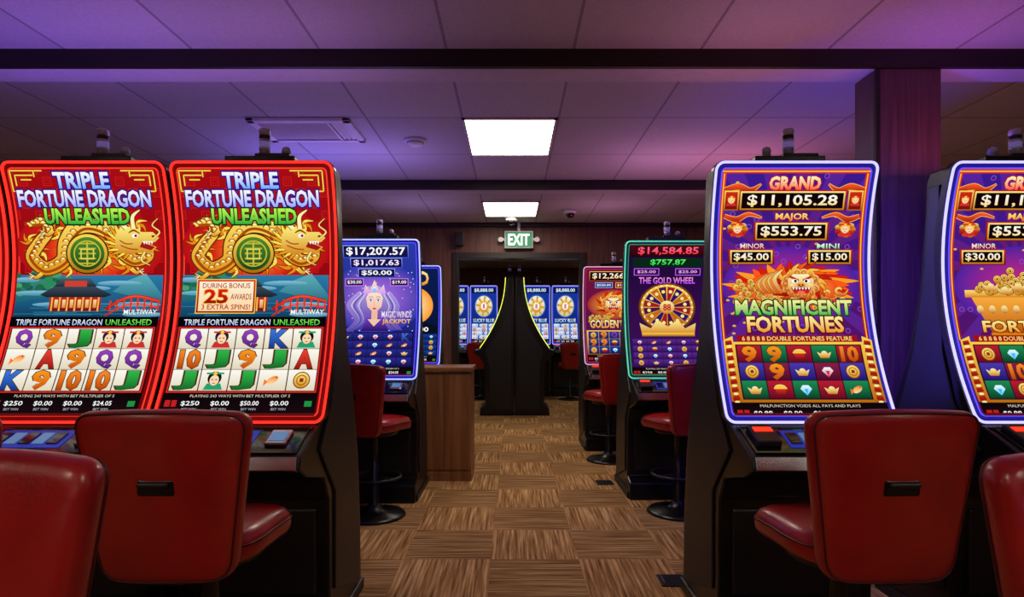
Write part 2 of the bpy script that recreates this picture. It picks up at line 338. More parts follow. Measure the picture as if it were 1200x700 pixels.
def art_dragon(box):
    C=Canvas()
    C.rect(0,0,170,290,'#a80c14','#6a060c')
    for j in range(11):
        for i in range(13):
            if (i+j)%2==0: C.frame(i*14-6,j*13-4,i*14+4,j*13+6,.8,'#d0201c'); C.frame(i*14-3.5,j*13-1.5,i*14+1.5,j*13+3.5,.6,'#c81c18')
    C.ell(85,92,86,52,'#b80e16',radial='#f03a14',n=40)
    C.ell(85,95,50,36,'#d82414',radial='#ff9a30',n=40)
    for k in range(14):
        a=k*math.pi/7+.1; C.poly([(85+12*math.cos(a),95+10*math.sin(a)),(85+72*math.cos(a),95+44*math.sin(a)),(85+72*math.cos(a+.07),95+44*math.sin(a+.07))],'#e03418')
    for sx in (0,1):
        X=lambda x:(170-x if sx else x)
        for a,b in (((3,3),(3,26)),((3,3),(40,3)),((8,8),(8,20)),((8,8),(30,8)),((14,13),(26,13)),((30,3),(30,10)),((3,26),(12,26))):
            C.stroke([(X(a[0]),a[1]),(X(b[0]),b[1])],1.6,'#ffd24a',out='#6a1800',ow=.5,sub=1)
    C.rect(0,126,170,180,'#2a7aa8','#0c3858')
    C.poly([(0,140),(20,118),(45,134),(60,126),(80,142),(0,160)],'#3f9a6a','#17607a')
    C.poly([(170,150),(150,124),(130,132),(112,146),(170,160)],'#5fb0b8','#1c6888')
    for i in range(34):
        x=random.uniform(0,56); y=random.uniform(122,150); C.ell(x,y,5,3.4,random.choice(['#1f6a4a','#2f8a5a','#1c5a50','#48a070']),n=9)
    for x,y,w in ((30,148,34),(80,142,30),(120,136,26),(60,162,40),(140,162,30),(10,132,16),(150,174,24)):
        C.ell(x,y,w,3.2,'#88c4d8','#3f88a8',n=20)
    for i in range(16): C.rect(random.uniform(0,140),160+i,random.uniform(20,170),160.6+i,'#3a88a8')
    C.rect(40,150,100,170,'#c83020','#701010')
    for x in range(42,100,9): C.rect(x,150,x+2,170,'#ffb050')
    for x in range(46,98,9): C.rect(x,156,x+4,166,'#ffe0a0','#e08830')
    C.poly([(28,150),(44,140),(92,140),(112,150),(104,153),(36,153)],'#3a4858','#182028'); C.poly([(44,140),(52,130),(86,130),(94,140)],'#4a5a6a','#202a34'); C.rect(56,133,82,140,'#d04030')
    C.stroke([(106,168),(124,156),(142,152),(168,158)],3,'#ff4a30','#b01810',out='#500000',ow=.6)
    C.stroke([(106,176),(124,165),(142,161),(168,166)],2,'#ff4a30','#b01810')
    for x in range(110,168,8): C.rect(x,153+abs(x-142)*.12,x+2,170,'#e03420')
    C.text('MULTIWAY',128,168,166,174,'#ffffff',out='#103060')
    dragon(C,0,0)
    C.ell(83,100,25,25,'#3a2000',n=32); C.ell(83,100,23.5,23.5,'#ffd850','#a86a08',n=32); C.ell(83,100,20,20,'#4a8a2c','#173f16',n=32)
    for dy in (-12,-6,0,6,12): C.rect(73,99+dy,93,101+dy,'#d8cc40','#9a9220')
    C.rect(82,86,84,114,'#c8c040'); C.ring(83,100,14.5,16,'#c8c040'); C.frame(75,94,91,107,1.5,'#e0d860')
    C.text('TRIPLE',54,6,116,23,'#ffffff','#70a8ff',out='#20148c',ow=.07,bold=.035)
    C.text('FORTUNE DRAGON',9,26,161,44,'#ffffff','#98a4ff',out='#28147c',ow=.07,bold=.035)
    C.text('UNLEASHED',37,47,134,64,'#b8ff50','#18a838',out='#06280f',ow=.07,bold=.04)
    if box:
        C.plate(21,134,84,170,'#fff4d8','#e03018','#901008',t=3,fill2='#ffd8a0'); C.frame(18,131,87,173,1,'#ffd850')
        C.text('DURING BONUS',25,136,80,142,'#b01008',bold=.01); C.text('25',28,144,54,160,'#e02018','#901008',out='#ffc040',bold=.03)
        C.text('AWARDS',58,149,82,156,'#b01008',bold=.01); C.text('3 EXTRA SPINS!',25,162,81,168,'#b01008',bold=.01)
    C.rect(0,177,170,189,'#08060c')
    C.text('TRIPLE FORTUNE DRAGON',7,180,106,187,'#ffffff','#a0c0ff',bold=.01); C.text('UNLEASHED',110,180,163,187,'#90ff50','#20b040',bold=.01)
    C.rect(0,189,170,265,'#5a0a10','#3a0408')
    rows=(('Q','f','Q','K','l'),('10','J','9','J','A'),('J','l','J','h','c')) if box else (('Q','9','J','f','f'),('h','A','9','Q','Q'),('K','9','10','10','J'))
    reels(C,4,191,166,263,rows,'#fffdf2','#e2d8bc')
    C.frame(2,189,168,265,1.5,'#e02820')
    botbar(C,265,('$250','$0.00','$50.00','$0.00') if box else ('$250','$0.00','$0.00','$24.05'))
    return C

def lion(C,cx,cy,s):
    big=s>14
    if big:
        for k in range(22):
            a=k*math.pi*2/22; r=1.25+.12*(k%3)
            C.stroke([(cx+s*.5*math.cos(a),cy+s*.4*math.sin(a)),(cx+s*.95*math.cos(a+.1),cy+s*.72*math.sin(a+.1)),(cx+s*r*math.cos(a+.38),cy+s*r*.78*math.sin(a+.38))],[s*.3,s*.22,.5],('#ffc850','#ff6a18','#e02810')[k%3],('#f09020','#c83a10','#901008')[k%3],out='#6a1400',ow=.5,sub=4)
    for k in range(14):
        a=k*math.pi*2/14; x=cx+s*.72*math.cos(a); y=cy+s*.54*math.sin(a)
        C.ell(x,y,s*.22,s*.2,'#ffd070','#c85010',n=12)
        if big: C.ring(x,y,s*.08,s*.12,'#a84808',n=10)
    C.poly([(cx-s*.62,cy-s*.3),(cx-s*.5,cy-s*.72),(cx-s*.25,cy-s*.42)],'#ffd050','#d06010'); C.poly([(cx+s*.62,cy-s*.3),(cx+s*.5,cy-s*.72),(cx+s*.25,cy-s*.42)],'#ffd050','#d06010')
    C.poly([(cx-s*.6,cy-s*.2),(cx-s*.35,cy-s*.46),(cx+s*.35,cy-s*.46),(cx+s*.6,cy-s*.2),(cx+s*.62,cy+s*.2),(cx+s*.4,cy+s*.5),(cx-s*.4,cy+s*.5),(cx-s*.62,cy+s*.2)],'#fff6b8','#e07a14')
    for d in (-1,1):
        C.poly([(cx+d*s*.08,cy-s*.2),(cx+d*s*.5,cy-s*.4),(cx+d*s*.52,cy-s*.28),(cx+d*s*.1,cy-s*.1)],'#c02810')
        C.ell(cx+d*s*.28,cy-s*.12,s*.15,s*.1,'#ffffff',n=12); C.ell(cx+d*s*.25,cy-s*.12,s*.07,s*.08,'#0a3010',n=8)
        C.ell(cx+d*s*.42,cy+s*.12,s*.14,s*.12,'#fff0a0','#f0a030',n=12)
    C.ell(cx,cy+.03*s,s*.2,s*.13,'#ffcf50','#c05008',n=12); C.ell(cx-s*.08,cy+s*.07,s*.05,s*.04,'#601000',n=8); C.ell(cx+s*.08,cy+s*.07,s*.05,s*.04,'#601000',n=8)
    C.poly([(cx-s*.48,cy+s*.2),(cx,cy+s*.15),(cx+s*.48,cy+s*.2),(cx+s*.32,cy+s*.5),(cx-s*.32,cy+s*.5)],'#7a0808','#d83020')
    for q in range(6): C.poly([(cx-s*.42+q*s*.145,cy+s*.19),(cx-s*.30+q*s*.145,cy+s*.19),(cx-s*.36+q*s*.145,cy+s*.32)],'#ffffff')
    C.ell(cx,cy+s*.43,s*.18,s*.08,'#ff6a50',n=12)
def pillars(C):
    for sx in (0,1):
        X=lambda x:(170-x if sx else x)
        C.poly([(X(0),205),(X(11),200),(X(13),275),(X(0),275)],'#ffd050','#b86008')
        for y in range(206,272,9): C.poly([(X(2),y),(X(9),y-1),(X(10),y+4),(X(2),y+5)],'#c02818','#801008'); C.ell(X(6),y+6.5,3,1.4,'#fff0a0',n=8)
def art_fortunes(variant=0):
    C=Canvas()
    C.rect(0,0,170,290,'#3a1a90','#5a1050')
    for k in range(20):
        a=math.pi*2*k/20; C.poly([(85,120),(85+180*math.cos(a),120+180*math.sin(a)),(85+180*math.cos(a+.15),120+180*math.sin(a+.15))],'#4a28b0','#6a1858')
    C.ell(85,140,80,50,'#4a22a0',radial='#d02878',n=36)
    for i in range(30):
        x=random.uniform(4,166); y=random.uniform(4,200); C.ring(x,y,2.2,3.2,'#7a50d8','#9a4090',n=10)
    for i in range(18):
        x=random.uniform(4,166); y=random.uniform(4,200); C.ell(x,y,2.2,1.4,'#ffd860','#c07010',n=8)
    for x in (0,165): C.rect(x,0,x+5,205,'#d83020','#a01818'); C.rect(x+1.8,0,x+3.2,205,'#ffc040')
    C.rect(0,0,170,5,'#d83020'); C.rect(0,2,170,3.4,'#ffc040')
    for sx in (0,1):
        X=lambda x:(170-x if sx else x)
        C.stroke([(X(4),24),(X(20),20),(X(34),24),(X(46),17)],[5,7,5,1],'#ff5a28','#a01010',out='#ffc040',ow=.7)
        C.stroke([(X(6),54),(X(20),58),(X(34),52),(X(50),56)],[4,6,4,1],'#ff5a28','#a01010',out='#ffc040',ow=.7)
    C.text('GRAND',56,9,114,23,'#fff8c0','#ff3818',out='#b00010',ow=.07,bold=.045)
    def bar(x0,y0,x1,y1,t,c='#ffffff'):
        C.rect(x0-4,y0-3,x1+4,y1+3,'#c02018','#701008'); C.plate(x0,y0,x1,y1,'#120408','#ffe880','#c07810',t=1.8)
        w=(x1-x0); C.text(t,x0+w*.06,y0+(y1-y0)*.14,x1-w*.06,y1-(y1-y0)*.12,c,'#ffd870',bold=.02)
    bar(25,27,143,45,'$11,105.28')
    for x in (13,157):
        C.plate(x-7,26,x+7,46,'#d02818','#ffd860','#a05808',fill2='#700c10'); face(C,x,36,6,'#ffc040','#d83020')
    for x in (22,148):
        for q in range(9):
            a=q*.7; C.ell(x+9*math.cos(a),70+7*math.sin(a),3.6,3.2,('#ff9a30','#e02818','#ffd860')[q%3],'#8a1008',n=10)
        face(C,x,70,8,'#ffc040','#d83020')
    C.text('MAJOR',66,51,104,60,'#fff080','#ff6020',out='#8a0810',ow=.06,bold=.03)
    bar(45,64,125,81,'$553.75')
    C.text('MINOR',26,87,54,93,'#ffffff','#ffa030',out='#60083a',bold=.01); C.text('MINI' ,116,87,142,93,'#ffffff','#50e060',out='#083a20',bold=.01)
    bar(16,97,62,110,'$45.00' if variant==0 else '$30.00'); bar(108,97,154,110,'$15.00' if variant==0 else '$18.00')
    if variant==0:
        for k in range(34):
            a=k*math.pi*2/34; C.stroke([(85,140),(85+46*math.cos(a),140+18*math.sin(a)),(85+(68+7*(k%3))*math.cos(a+.12),140+29*math.sin(a+.12))],[12,11,.6],('#ff5a18','#d81c10','#ff9a28')[k%3],out='#7a0c00',ow=.4,sub=4)
        C.ell(85,142,54,22,'#f04a14',radial='#ffd060')
        for cx,cy,r in ((30,148,9),(40,138,8),(128,148,12),(142,144,9),(50,150,9),(22,140,7)):
            C.stroke([(cx+r*math.cos(t*.9)*(1-t*.13),cy+r*.8*math.sin(t*.9)*(1-t*.13)) for t in range(8)],[1,3,4,4,3,3,2,1],'#ffe070','#d84a10',out='#6a0c00',ow=.5,sub=3)
        for i in range(10): coin(C,24+i*3.4,134+(i%4)*5,4.2)
        lion(C,96,136,25)
        for i in range(8):
            x=52+i*3; C.stroke([(x,148),(x-8,138-i),(x+2,126-i)],[4,5,.6],'#fff0a0' if i%2 else '#ffb030','#d85a10',out='#6a1400',ow=.4,sub=4)
        for i in range(40):
            x=random.uniform(18,152); y=random.uniform(154,166); coin(C,x,y,3.6)
        C.text('MAGNIFICENT',18,157,152,174,'#fff8a0','#20b848',out='#083818',ow=.06,bold=.035)
        C.text('FORTUNES',30,177,140,195,'#fff4a0','#f09018',out='#5a1008',ow=.06,bold=.035)
    else:
        C.poly([(22,150),(148,150),(128,196),(42,196)],'#ffb040','#b85008'); C.rect(16,144,154,153,'#ffe070','#d88010'); C.rect(40,196,130,201,'#d88010')
        for i in range(90):
            x=random.gauss(85,28); y=146-abs(random.gauss(0,1))*14*max(.2,1-abs(x-85)/70); coin(C,min(max(x,20),150),y,5)
        for i in range(6): ingot(C,45+i*16,140+(i%2)*4,9)
        for i in range(9): C.ell(30+i*14,168,4,5,'#fff0a0','#c06808',n=10)
        C.text('FORTUNES',30,182,140,195,'#fff090','#f09018',out='#5a1008',ow=.05,bold=.03)
    C.rect(16,199,154,207,'#a01018'); C.text('6 8 8 8 8 DOUBLE FORTUNES FEATURE',22,200.5,148,205.5,'#ffe080',bold=.01)
    C.rect(10,207,160,276,'#ffcc48','#b86808'); C.rect(13,210,157,273,'#2a0820')
    rows=(('9','9','p','i','10'),('c','9','i','r','c'),('i','p','g','i','h')) if variant==0 else (('c','g','9','p','c'),('i','10','c','g','p'),('g','c','i','i','9'))
    reels(C,14,211,156,272,rows,None,None,alt=(('#b81c30','#600a20'),('#4a38b0','#201468'),('#1c8a50','#0a3c28'),('#8a1c48','#4a0a28')))
    pillars(C)
    botbar(C,276,('$0.88','$0.00','$0.00','1248'),'MALFUNCTION VOIDS ALL PAYS AND PLAYS')
    return C
def art_lady():
    C=Canvas(); C.rect(0,0,170,290,'#2a3aa8','#180c58'); C.ell(85,120,100,80,'#2838a8',radial='#b070e8',n=36)
    for i in range(60): C.ell(random.uniform(0,170),random.uniform(60,200),1.2,1.2,'#e8e0ff',n=6)
    for y,h,t,c in ((6,24,'$17,207.57','#ffffff'),(33,19,'$1,017.63','#ffe8ff'),(56,17,'$50.00','#ffffff')):
        w=62 if y==6 else 48 if y==33 else 32
        C.plate(85-w-6,y,85+w+6,y+h,'#14124c','#90a8ff','#4050d0'); C.text(t,85-w,y+3,85+w,y+h-3,c,bold=.02)
    for x,t in ((22,'$30.00'),(118,'$19.00')): C.plate(x-3,78,x+33,92,'#300c50','#d080ff'); C.text(t,x,81,x+30,89,'#ffffff',bold=.01)
    C.ell(80,128,32,36,'#b8a8e8','#6a50b0')
    for q in range(5):
        C.stroke([(60-q*3,108),(44-q*5,136),(54-q*3,170),(30-q*3,196)],[7,9,9,2],('#e8dcff','#b098e8','#7c60c8')[q%3],'#5a48b0',out='#3a2880',ow=.4)
        C.stroke([(100+q*3,108),(114+q*4,138),(106+q*4,170),(120+q*5,192)],[7,9,9,2],('#e8dcff','#b098e8','#7c60c8')[q%3],'#5a48b0',out='#3a2880',ow=.4)
    C.poly([(54,194),(64,164),(98,164),(112,194)],'#7040c0','#281060'); C.rect(74,148,87,168,'#f0bca0'); C.poly([(66,168),(80,184),(95,168)],'#f4c8ac'); C.poly([(62,120),(65,140),(80,155),(95,140),(98,120),(92,108),(68,108)],'#ffe4d4','#f4b89c')
    for x in (72,88):
        C.ell(x,126,4.2,2.2,'#ffffff',n=12); C.ell(x,126,2,2.1,'#3040c0',n=10); C.stroke([(x-5,125),(x,122.6),(x+5,125)],[.6,1.3,.6],'#201040'); C.stroke([(x-5,119),(x,117),(x+5,119)],1,'#503080')
    C.stroke([(80,126),(78.5,136),(81,137)],.7,'#d08a78'); C.ell(80,144,4.4,1.8,'#d03060',n=10)
    C.poly([(56,114),(60,90),(70,103),(80,80),(90,103),(100,90),(104,114),(80,106)],'#fff0a0','#d090ff'); gem(C,80,100,7)
    C.text('MAGIC WINDS',96,150,160,164,'#ffffff','#ffd0ff',out='#401080',ow=.03,bold=.01); C.text('JACKPOT',98,168,158,180,'#ffe060','#ff8040',out='#401080',ow=.03,bold=.02)
    C.rect(4,196,166,272,'#101050'); rows=[[random.choice('ghrgiKc') for _ in range(5)] for _ in range(4)]
    reels(C,6,198,164,270,rows,'#2a2a90','#141450'); botbar(C,272); return C
def art_wheel():
    C=Canvas(); C.rect(0,0,170,290,'#180830','#40105a')
    C.rect(0,0,170,26,'#500818','#200410'); C.text('$14,584.85',20,5,150,22,'#ff6a80','#ff2040',bold=.02); C.rect(10,29,160,48,'#062814'); C.text('$757.87',48,32,124,45,'#60ff70','#20d040',bold=.02)
    for x in (14,104): C.plate(x,53,x+52,66,'#2a0c40','#c060ff'); C.text('$25.00',x+6,56,x+46,63,'#ffb0ff',bold=.01)
    C.text('THE GOLD WHEEL',24,72,146,86,'#ff9ae0','#c040ff',out='#200030',bold=.02)
    C.ell(85,140,62,56,'#7a3c00'); C.ell(85,140,58,52,'#ffd050','#c07010')
    for k in range(16):
        a=k*math.pi/8; cs=('#a01828','#30106a','#c06818','#4a1048')[k%4]
        C.poly([(85,140),(85+52*math.cos(a+.03),140+47*math.sin(a+.03)),(85+52*math.cos(a+.36),140+47*math.sin(a+.36))],cs)
        C.ell(85+40*math.cos(a+.2),140+36*math.sin(a+.2),4,4,'#ffe890',n=8)
    for k in range(28):
        a=k*math.pi/14; C.ell(85+55*math.cos(a),140+50*math.sin(a),1.8,1.8,'#ffffff',n=6)
    C.ell(85,140,16,15,'#fff0a0','#d08010'); C.text('88',77,133,93,147,'#c01018',bold=.03)
    C.poly([(28,200),(24,176),(48,188),(62,168),(85,184),(108,168),(122,188),(146,176),(142,200)],'#fff090','#d88010'); C.rect(28,198,142,206,'#ffd050','#a05808')
    C.rect(4,210,166,274,'#301050'); rows=[[random.choice('crighp') for _ in range(5)] for _ in range(4)]
    reels(C,6,212,164,272,rows,'#5a2a90','#2a0c50'); botbar(C,274); return C
def art_moon():
    C=Canvas(); C.rect(0,0,170,290,'#0c1c50','#04102c'); C.text('GOLD',30,10,140,50,'#fff0a0','#e09018',out='#502000',bold=.03)
    C.ell(95,115,58,58,'#ff9a20',radial='#fff0b0',n=36); C.ell(80,100,12,9,'#ffc860'); C.ell(110,130,15,10,'#ffc860')
    C.poly([(0,180),(40,150),(70,176),(110,160),(170,182),(170,200),(0,200)],'#081020'); C.text('$5,120.00',30,182,140,198,'#ffffff',bold=.02)
    rows=[[random.choice(['g','K','i','Q','c']) for _ in range(5)] for _ in range(4)]; reels(C,4,204,166,270,rows,'#18409a','#0a1c50'); botbar(C,270); return C
def art_tiger():
    C=Canvas(); C.rect(0,0,170,290,'#7a1030','#181860'); C.plate(12,8,158,34,'#200410',GOLD,DG); C.text('$12,266.54',20,12,150,30,'#ffffff','#ffd060',bold=.02)
    C.plate(30,42,80,56,'#103080','#90c0ff'); C.plate(92,42,142,56,'#801018',GOLD); C.text('$550.00',34,45,76,53,'#ffffff',bold=.01); C.text('$120.00',96,45,138,53,'#ffffff',bold=.01)
    C.ell(85,110,80,48,'#a01830',radial='#ffb030',n=30); lion(C,85,108,40)
    for i in range(40): coin(C,random.uniform(12,158),random.uniform(144,166),5)
    C.text('GOLDEN KING',14,160,156,184,'#fff8b0','#f08a18',out='#500808',ow=.05,bold=.03)
    rows=[[random.choice(['g','9','i','Q','c','p']) for _ in range(5)] for _ in range(3)]; C.rect(2,192,168,268,GOLD,DG); reels(C,6,195,164,265,rows,'#203a9a','#101c50'); botbar(C,268); return C
def art_disc():
    C=Canvas(); C.rect(0,0,170,290,'#1838a0','#081a60'); C.rect(0,0,170,30,'#0a1040'); C.text('$8,888.00',20,6,150,25,'#d8f0ff',bold=.02)
    C.ell(85,98,64,60,'#3060d0'); C.ell(85,98,58,54,'#f8f4d8','#d8c890')
    C.ell(85,98,36,34,'#ffd060','#e08a20')
    for k in range(8):
        a=k*math.pi/4; C.poly([(85,98),(85+56*math.cos(a),98+52*math.sin(a)),(85+56*math.cos(a+.28),98+52*math.sin(a+.28))],'#c8a040')
    C.ell(85,98,20,19,'#ffffff'); C.text('8',78,86,92,110,'#c01818',bold=.03)
    C.text('LUCKY BLUE',14,164,156,182,'#ffffff','#80c8ff',out='#081848',bold=.02)
    rows=[[random.choice(['g','r','i','K','c','10']) for _ in range(5)] for _ in range(4)]; reels(C,4,190,166,270,rows,'#e8f0ff','#a8c0f0'); botbar(C,270); return C

# ---------------------------------------------------------------- slot machine
M_BLK=mat('black_cabinet_plastic','#0c0c10',.30,noise=.2,spec=.5)
M_BLK2=mat('black_satin_panel','#15151a',.42,noise=.15)
M_GLS=mat('black_gloss','#060608',.08,coat=.4)
M_CHR=mat('brushed_chrome','#b8b8c0',.22,1.0)
M_CAN=mat('candle_satin_metal','#b4aebc',.42,.35)
M_GRY=mat('grey_trim','#3a3a42',.35,.6)
M_BTN=mat('button_white_led','#304050',.3,emit='#6f9fd8',strength=.5)
M_BTNB=mat('button_blue_led','#101840',.3,emit='#1a38c0',strength=.5)
M_BTNR=mat('button_red_led','#a01010',.3,emit='#ff2a14',strength=1.8)
M_CANL=mat('candle_lens','#8a86a0',.2,emit='#7a68b8',strength=.35)

def profA(z): return -.44*(z-1.6)**2
def profJ(z):
    t=max(0,(2.16-z)/1.17); return -(.13+.43*t**2.1)
STY={'A':dict(prof=profA,zt=2.0,zb=.94,hw=.335),'J':dict(prof=profJ,zt=2.12,zb=1.04,hw=.30)}
def rrect(hw,zt,zb,r,prof,h):
    pts=[]
    def seg(a,b,n):
        for k in range(n): t=k/n; pts.append((a[0]+(b[0]-a[0])*t,a[1]+(b[1]-a[1])*t))
    def arc(cx,cz,a0):
        for k in range(5): a=a0-k*math.pi/2/5; pts.append((cx+r*math.cos(a),cz+r*math.sin(a)))
    seg((-hw+r,zt),(hw-r,zt),3); arc(hw-r,zt-r,math.pi/2); seg((hw,zt-r),(hw,zb+r),22); arc(hw-r,zb+r,0)
    seg((hw-r,zb),(-hw+r,zb),3); arc(-hw+r,zb+r,-math.pi/2); seg((-hw,zb+r),(-hw,zt-r),22); arc(-hw+r,zt-r,math.pi)
    return [(x,prof(z)-h,z) for x,z in pts]
_mc={}
def cached(k,fn):
    if k not in _mc: _mc[k]=fn()
    return _mc[k]
def led(name,col,s): return mat(name,col,.4,emit=col,strength=s,noise=0)
ARTS={}
def get_art(k,style):
    kk=(k,style)
    if kk not in ARTS:
        fn={'dragon_box':lambda:art_dragon(True),'dragon':lambda:art_dragon(False),'fort':lambda:art_fortunes(0),'pot':lambda:art_fortunes(1),'lady':art_lady,'wheel':art_wheel,'moon':art_moon,'tiger':art_tiger,'disc':art_disc}[k]
        st=STY[style]; ARTS[kk]=fn().build('screen_'+k,2*st['hw']-.054,st['zt']-.026,st['zb']+.026,st['prof'])
    return ARTS[kk]
def slot_machine(x,y,art,ledcol,style='A',rz=0,scale=(1,1,1),side=1):
    E=empty('slot_machine',(x,y,0),rz,scale); st=STY[style]; P=st['prof']; zt,zb,hw=st['zt'],st['zb'],st['hw']
    oc,ic,bc=ledcol
    if style=='A':
        fr=[(P(z)+.012,z) for z in [zt-.005-(zt-zb)*k/12 for k in range(13)]]
        poly=fr+[(-.21,.925),(-.40,.845),(-.415,.80),(-.33,.755),(-.12,.70),(-.06,.60),(-.045,.16),(-.15,.13),(-.16,.0),(.47,.0),(.455,.35),(.41,.7),(.33,.98),(.23,1.22),(.16,1.5),(.125,1.8),(.115,1.96),(.09,2.0)]
        bw=.322
        deck=[(-.405,.848),(-.42,.80),(-.40,.79),(-.385,.84)]
    else:
        fr=[(P(z)+.012,z) for z in [2.14-(1.12)*k/12 for k in range(13)]]
        poly=fr+[(-.60,1.0),(-.61,.95),(-.54,.90),(-.47,.80),(-.44,.16),(-.52,.12),(-.53,0),(0,0),(0,2.16),(-.11,2.18)]
        bw=.30
        deck=[(-.60,1.01),(-.625,.97),(-.60,.95),(-.58,.99)]
    addobj('cabinet_body',cached((style,'body'),lambda:extrude_profile('cabinet_body',poly,-bw,bw,M_BLK,bevel=.008)),E)
    def side_panel(sgn):
        if style=='A':
            q=[(.02,1.93),(-.005+.03,1.6),(.0,1.2),(-.06,1.0),(-.14,.90),(-.20,.83),(.0,.62),(.0,.2),(.40,.06),(.40,.35),(.36,.68),(.28,.96),(.19,1.2),(.125,1.5),(.095,1.8),(.085,1.93)]
        else: q=[(-.08,2.1),(-.10,1.7),(-.2,1.35),(-.45,1.0),(-.38,.75),(-.38,.1),(-.04,.1),(-.04,2.1)]
        a=(bw-.002,bw+.010) if sgn>0 else (-bw-.010,-bw+.002)
        return extrude_profile('side_panel',q,a[0],a[1],M_BLK2,bevel=.004)
    for sgn in (1,-1): addobj('side_panel_%s'%('r' if sgn>0 else 'l'),cached((style,'sp',sgn),lambda:side_panel(sgn)),E)
    addobj('screen_display',get_art(art,style),E)
    def bez():
        a=rrect(hw-.004,zt-.004,zb+.004,.03,P,.003); b=rrect(hw-.03,zt-.029,zb+.029,.012,P,.004); n=len(a)
        return mk('bezel_glow',a+b,[(i,(i+1)%n,n+(i+1)%n,n+i) for i in range(n)],led(*bc))
    addobj('bezel_glow',cached((style,'bez',bc),bez),E)
    addobj('led_frame',cached((style,'lo',oc),lambda:tube('led_frame',rrect(hw,zt,zb,.032,P,.006),.0055,led(*oc))),E)
    addobj('led_frame_inner',cached((style,'li',ic),lambda:tube('led_frame_inner',rrect(hw-.024,zt-.024,zb+.024,.016,P,.008),.003,led(*ic),seg=6)),E)
    def backing():
        a=rrect(hw+.008,zt+.008,zb-.008,.036,P,-.002); b=rrect(hw+.008,zt+.008,zb-.008,.036,P,-.035); n=len(a)
        c=rrect(hw-.03,zt-.03,zb+.03,.012,P,-.002); d=rrect(hw-.03,zt-.03,zb+.03,.012,P,-.035)
        f=[]
        for i in range(n):
            j=(i+1)%n; f+= [(i,j,n+j,n+i),(i,j,2*n+j,2*n+i),(n+i,n+j,3*n+j,3*n+i),(2*n+i,2*n+j,3*n+j,3*n+i)]
        return mk('frame_backing',a+b+c+d,f,M_BLK)
    addobj('frame_backing',cached((style,'back'),backing),E)
    addobj('deck_chrome_trim',cached((style,'trim'),lambda:extrude_profile('deck_chrome_trim',deck,-bw+.01,bw-.01,M_CHR if style=='A' else M_BLK,bevel=.003)),E)
    if style=='A':
        def on(u,v,h):
            p0=Vector((0,-.215,.925)); p1=Vector((0,-.395,.849)); n=Vector((0,-.385,.92)).normalized(); q=p0+(p1-p0)*v+n*h; return (u,q.y,q.z)
        def pad(u0,u1,v0,v1,h0,h1,m,bev=.002):
            c=[on(u,v,h) for h in (h0,h1) for u,v in ((u0,v0),(u1,v0),(u1,v1),(u0,v1))]
            return mk('pad',c,[(0,1,2,3),(4,5,6,7),(0,1,5,4),(1,2,6,5),(2,3,7,6),(3,0,4,7)],m,bevel=bev)
        addobj('deck_glass',cached('dg',lambda:pad(-.30,.30,.05,.95,-.001,.006,M_GLS)),E)
        addobj('deck_touch_display',cached('dt',lambda:pad(-.16,.12,.2,.8,.005,.009,M_BTNB)),E)
        for k in range(5):
            addobj('deck_button_%d'%k,cached(('db',k),lambda:pad(-.15+k*.052,-.108+k*.052,.32,.68,.009,.014,(M_BTN if k%2 else M_GLS))),E)
        addobj('spin_button',cached('sb',lambda:pad(.17,.25,.25,.75,.005,.02,M_CHR,.006)),E)
        addobj('spin_button_cap',cached('sbc',lambda:pad(.18,.24,.35,.65,.02,.023,M_BTN,.001)),E)
        addobj('bill_acceptor',cached('ba',lambda:pad(-.28,-.19,.1,.75,.004,.028,M_GRY,.006)),E)
        addobj('bill_slot_light',cached('bs',lambda:pad(-.27,-.20,.25,.4,.028,.031,M_BTNR,.001)),E)
        addobj('lower_lip',cached('lip',lambda:boxm('lip',-.31,.31,-.235,-.19,.895,.928,M_BLK,.008)),E)
        addobj('belly_door',cached('bd',lambda:boxm('bd',-.27,.27,-.068,-.04,.2,.56,M_BLK2,.01)),E)
        addobj('belly_door_handle',cached('bh',lambda:boxm('bh',-.05,.05,-.082,-.066,.5,.52,M_CHR,.004)),E)
        addobj('speaker_grille',cached('sg',lambda:boxm('sg',-.2,.2,-.17,-.13,.715,.745,M_GRY,.006)),E)
        addobj('foot_plinth',cached('fp',lambda:boxm('fp',-.335,.335,-.12,.48,0,.055,M_BLK2,.008)),E)
        cyy,cz=.04,2.0
    else: cyy,cz=-.07,2.165
    addobj('topper_bracket',cached((style,'tb'),lambda:boxm('tb',-.145,.155,cyy-.04,cyy+.06,cz-.01,cz+.05,M_BLK,.005)),E)
    addobj('topper_step',cached((style,'ts'),lambda:boxm('ts',-.02,.13,cyy-.03,cyy+.05,cz+.048,cz+.064,M_BLK2,.004)),E)
    cx=.012; K=1.2
    def cand():
        r=.022; return lathe('candle_tower',[(r,0)]+[(r*q,z*K) for q,z in ((1,.02),(1.08,.021),(1.08,.026),(1,.027),(1,.05),(1.08,.051),(1.08,.056),(1,.057),(1,.078),(1.1,.079),(1.1,.092),(.9,.097))],M_CAN,c=(cx,cyy,cz+.058))
    addobj('candle_tower',cached((style,'ct'),cand),E)
    addobj('candle_lens',cached((style,'cl'),lambda:lathe('cl',[(.0232,.029*K),(.0232,.05*K)],M_CANL,c=(cx,cyy,cz+.058))),E)
    addobj('candle_band',cached((style,'cb'),lambda:lathe('cbn',[(.0232,.060*K),(.0232,.074*K)],M_BLK,c=(cx,cyy,cz+.058))),E)
    addobj('small_beacon',cached((style,'sm',side),lambda:lathe('sm',[(.018,0),(.018,.025),(.0195,.026),(.0195,.034),(.016,.045),(.008,.05)],M_CAN,c=(cx+.09*side,cyy+.01,cz+.05))),E)
    return E

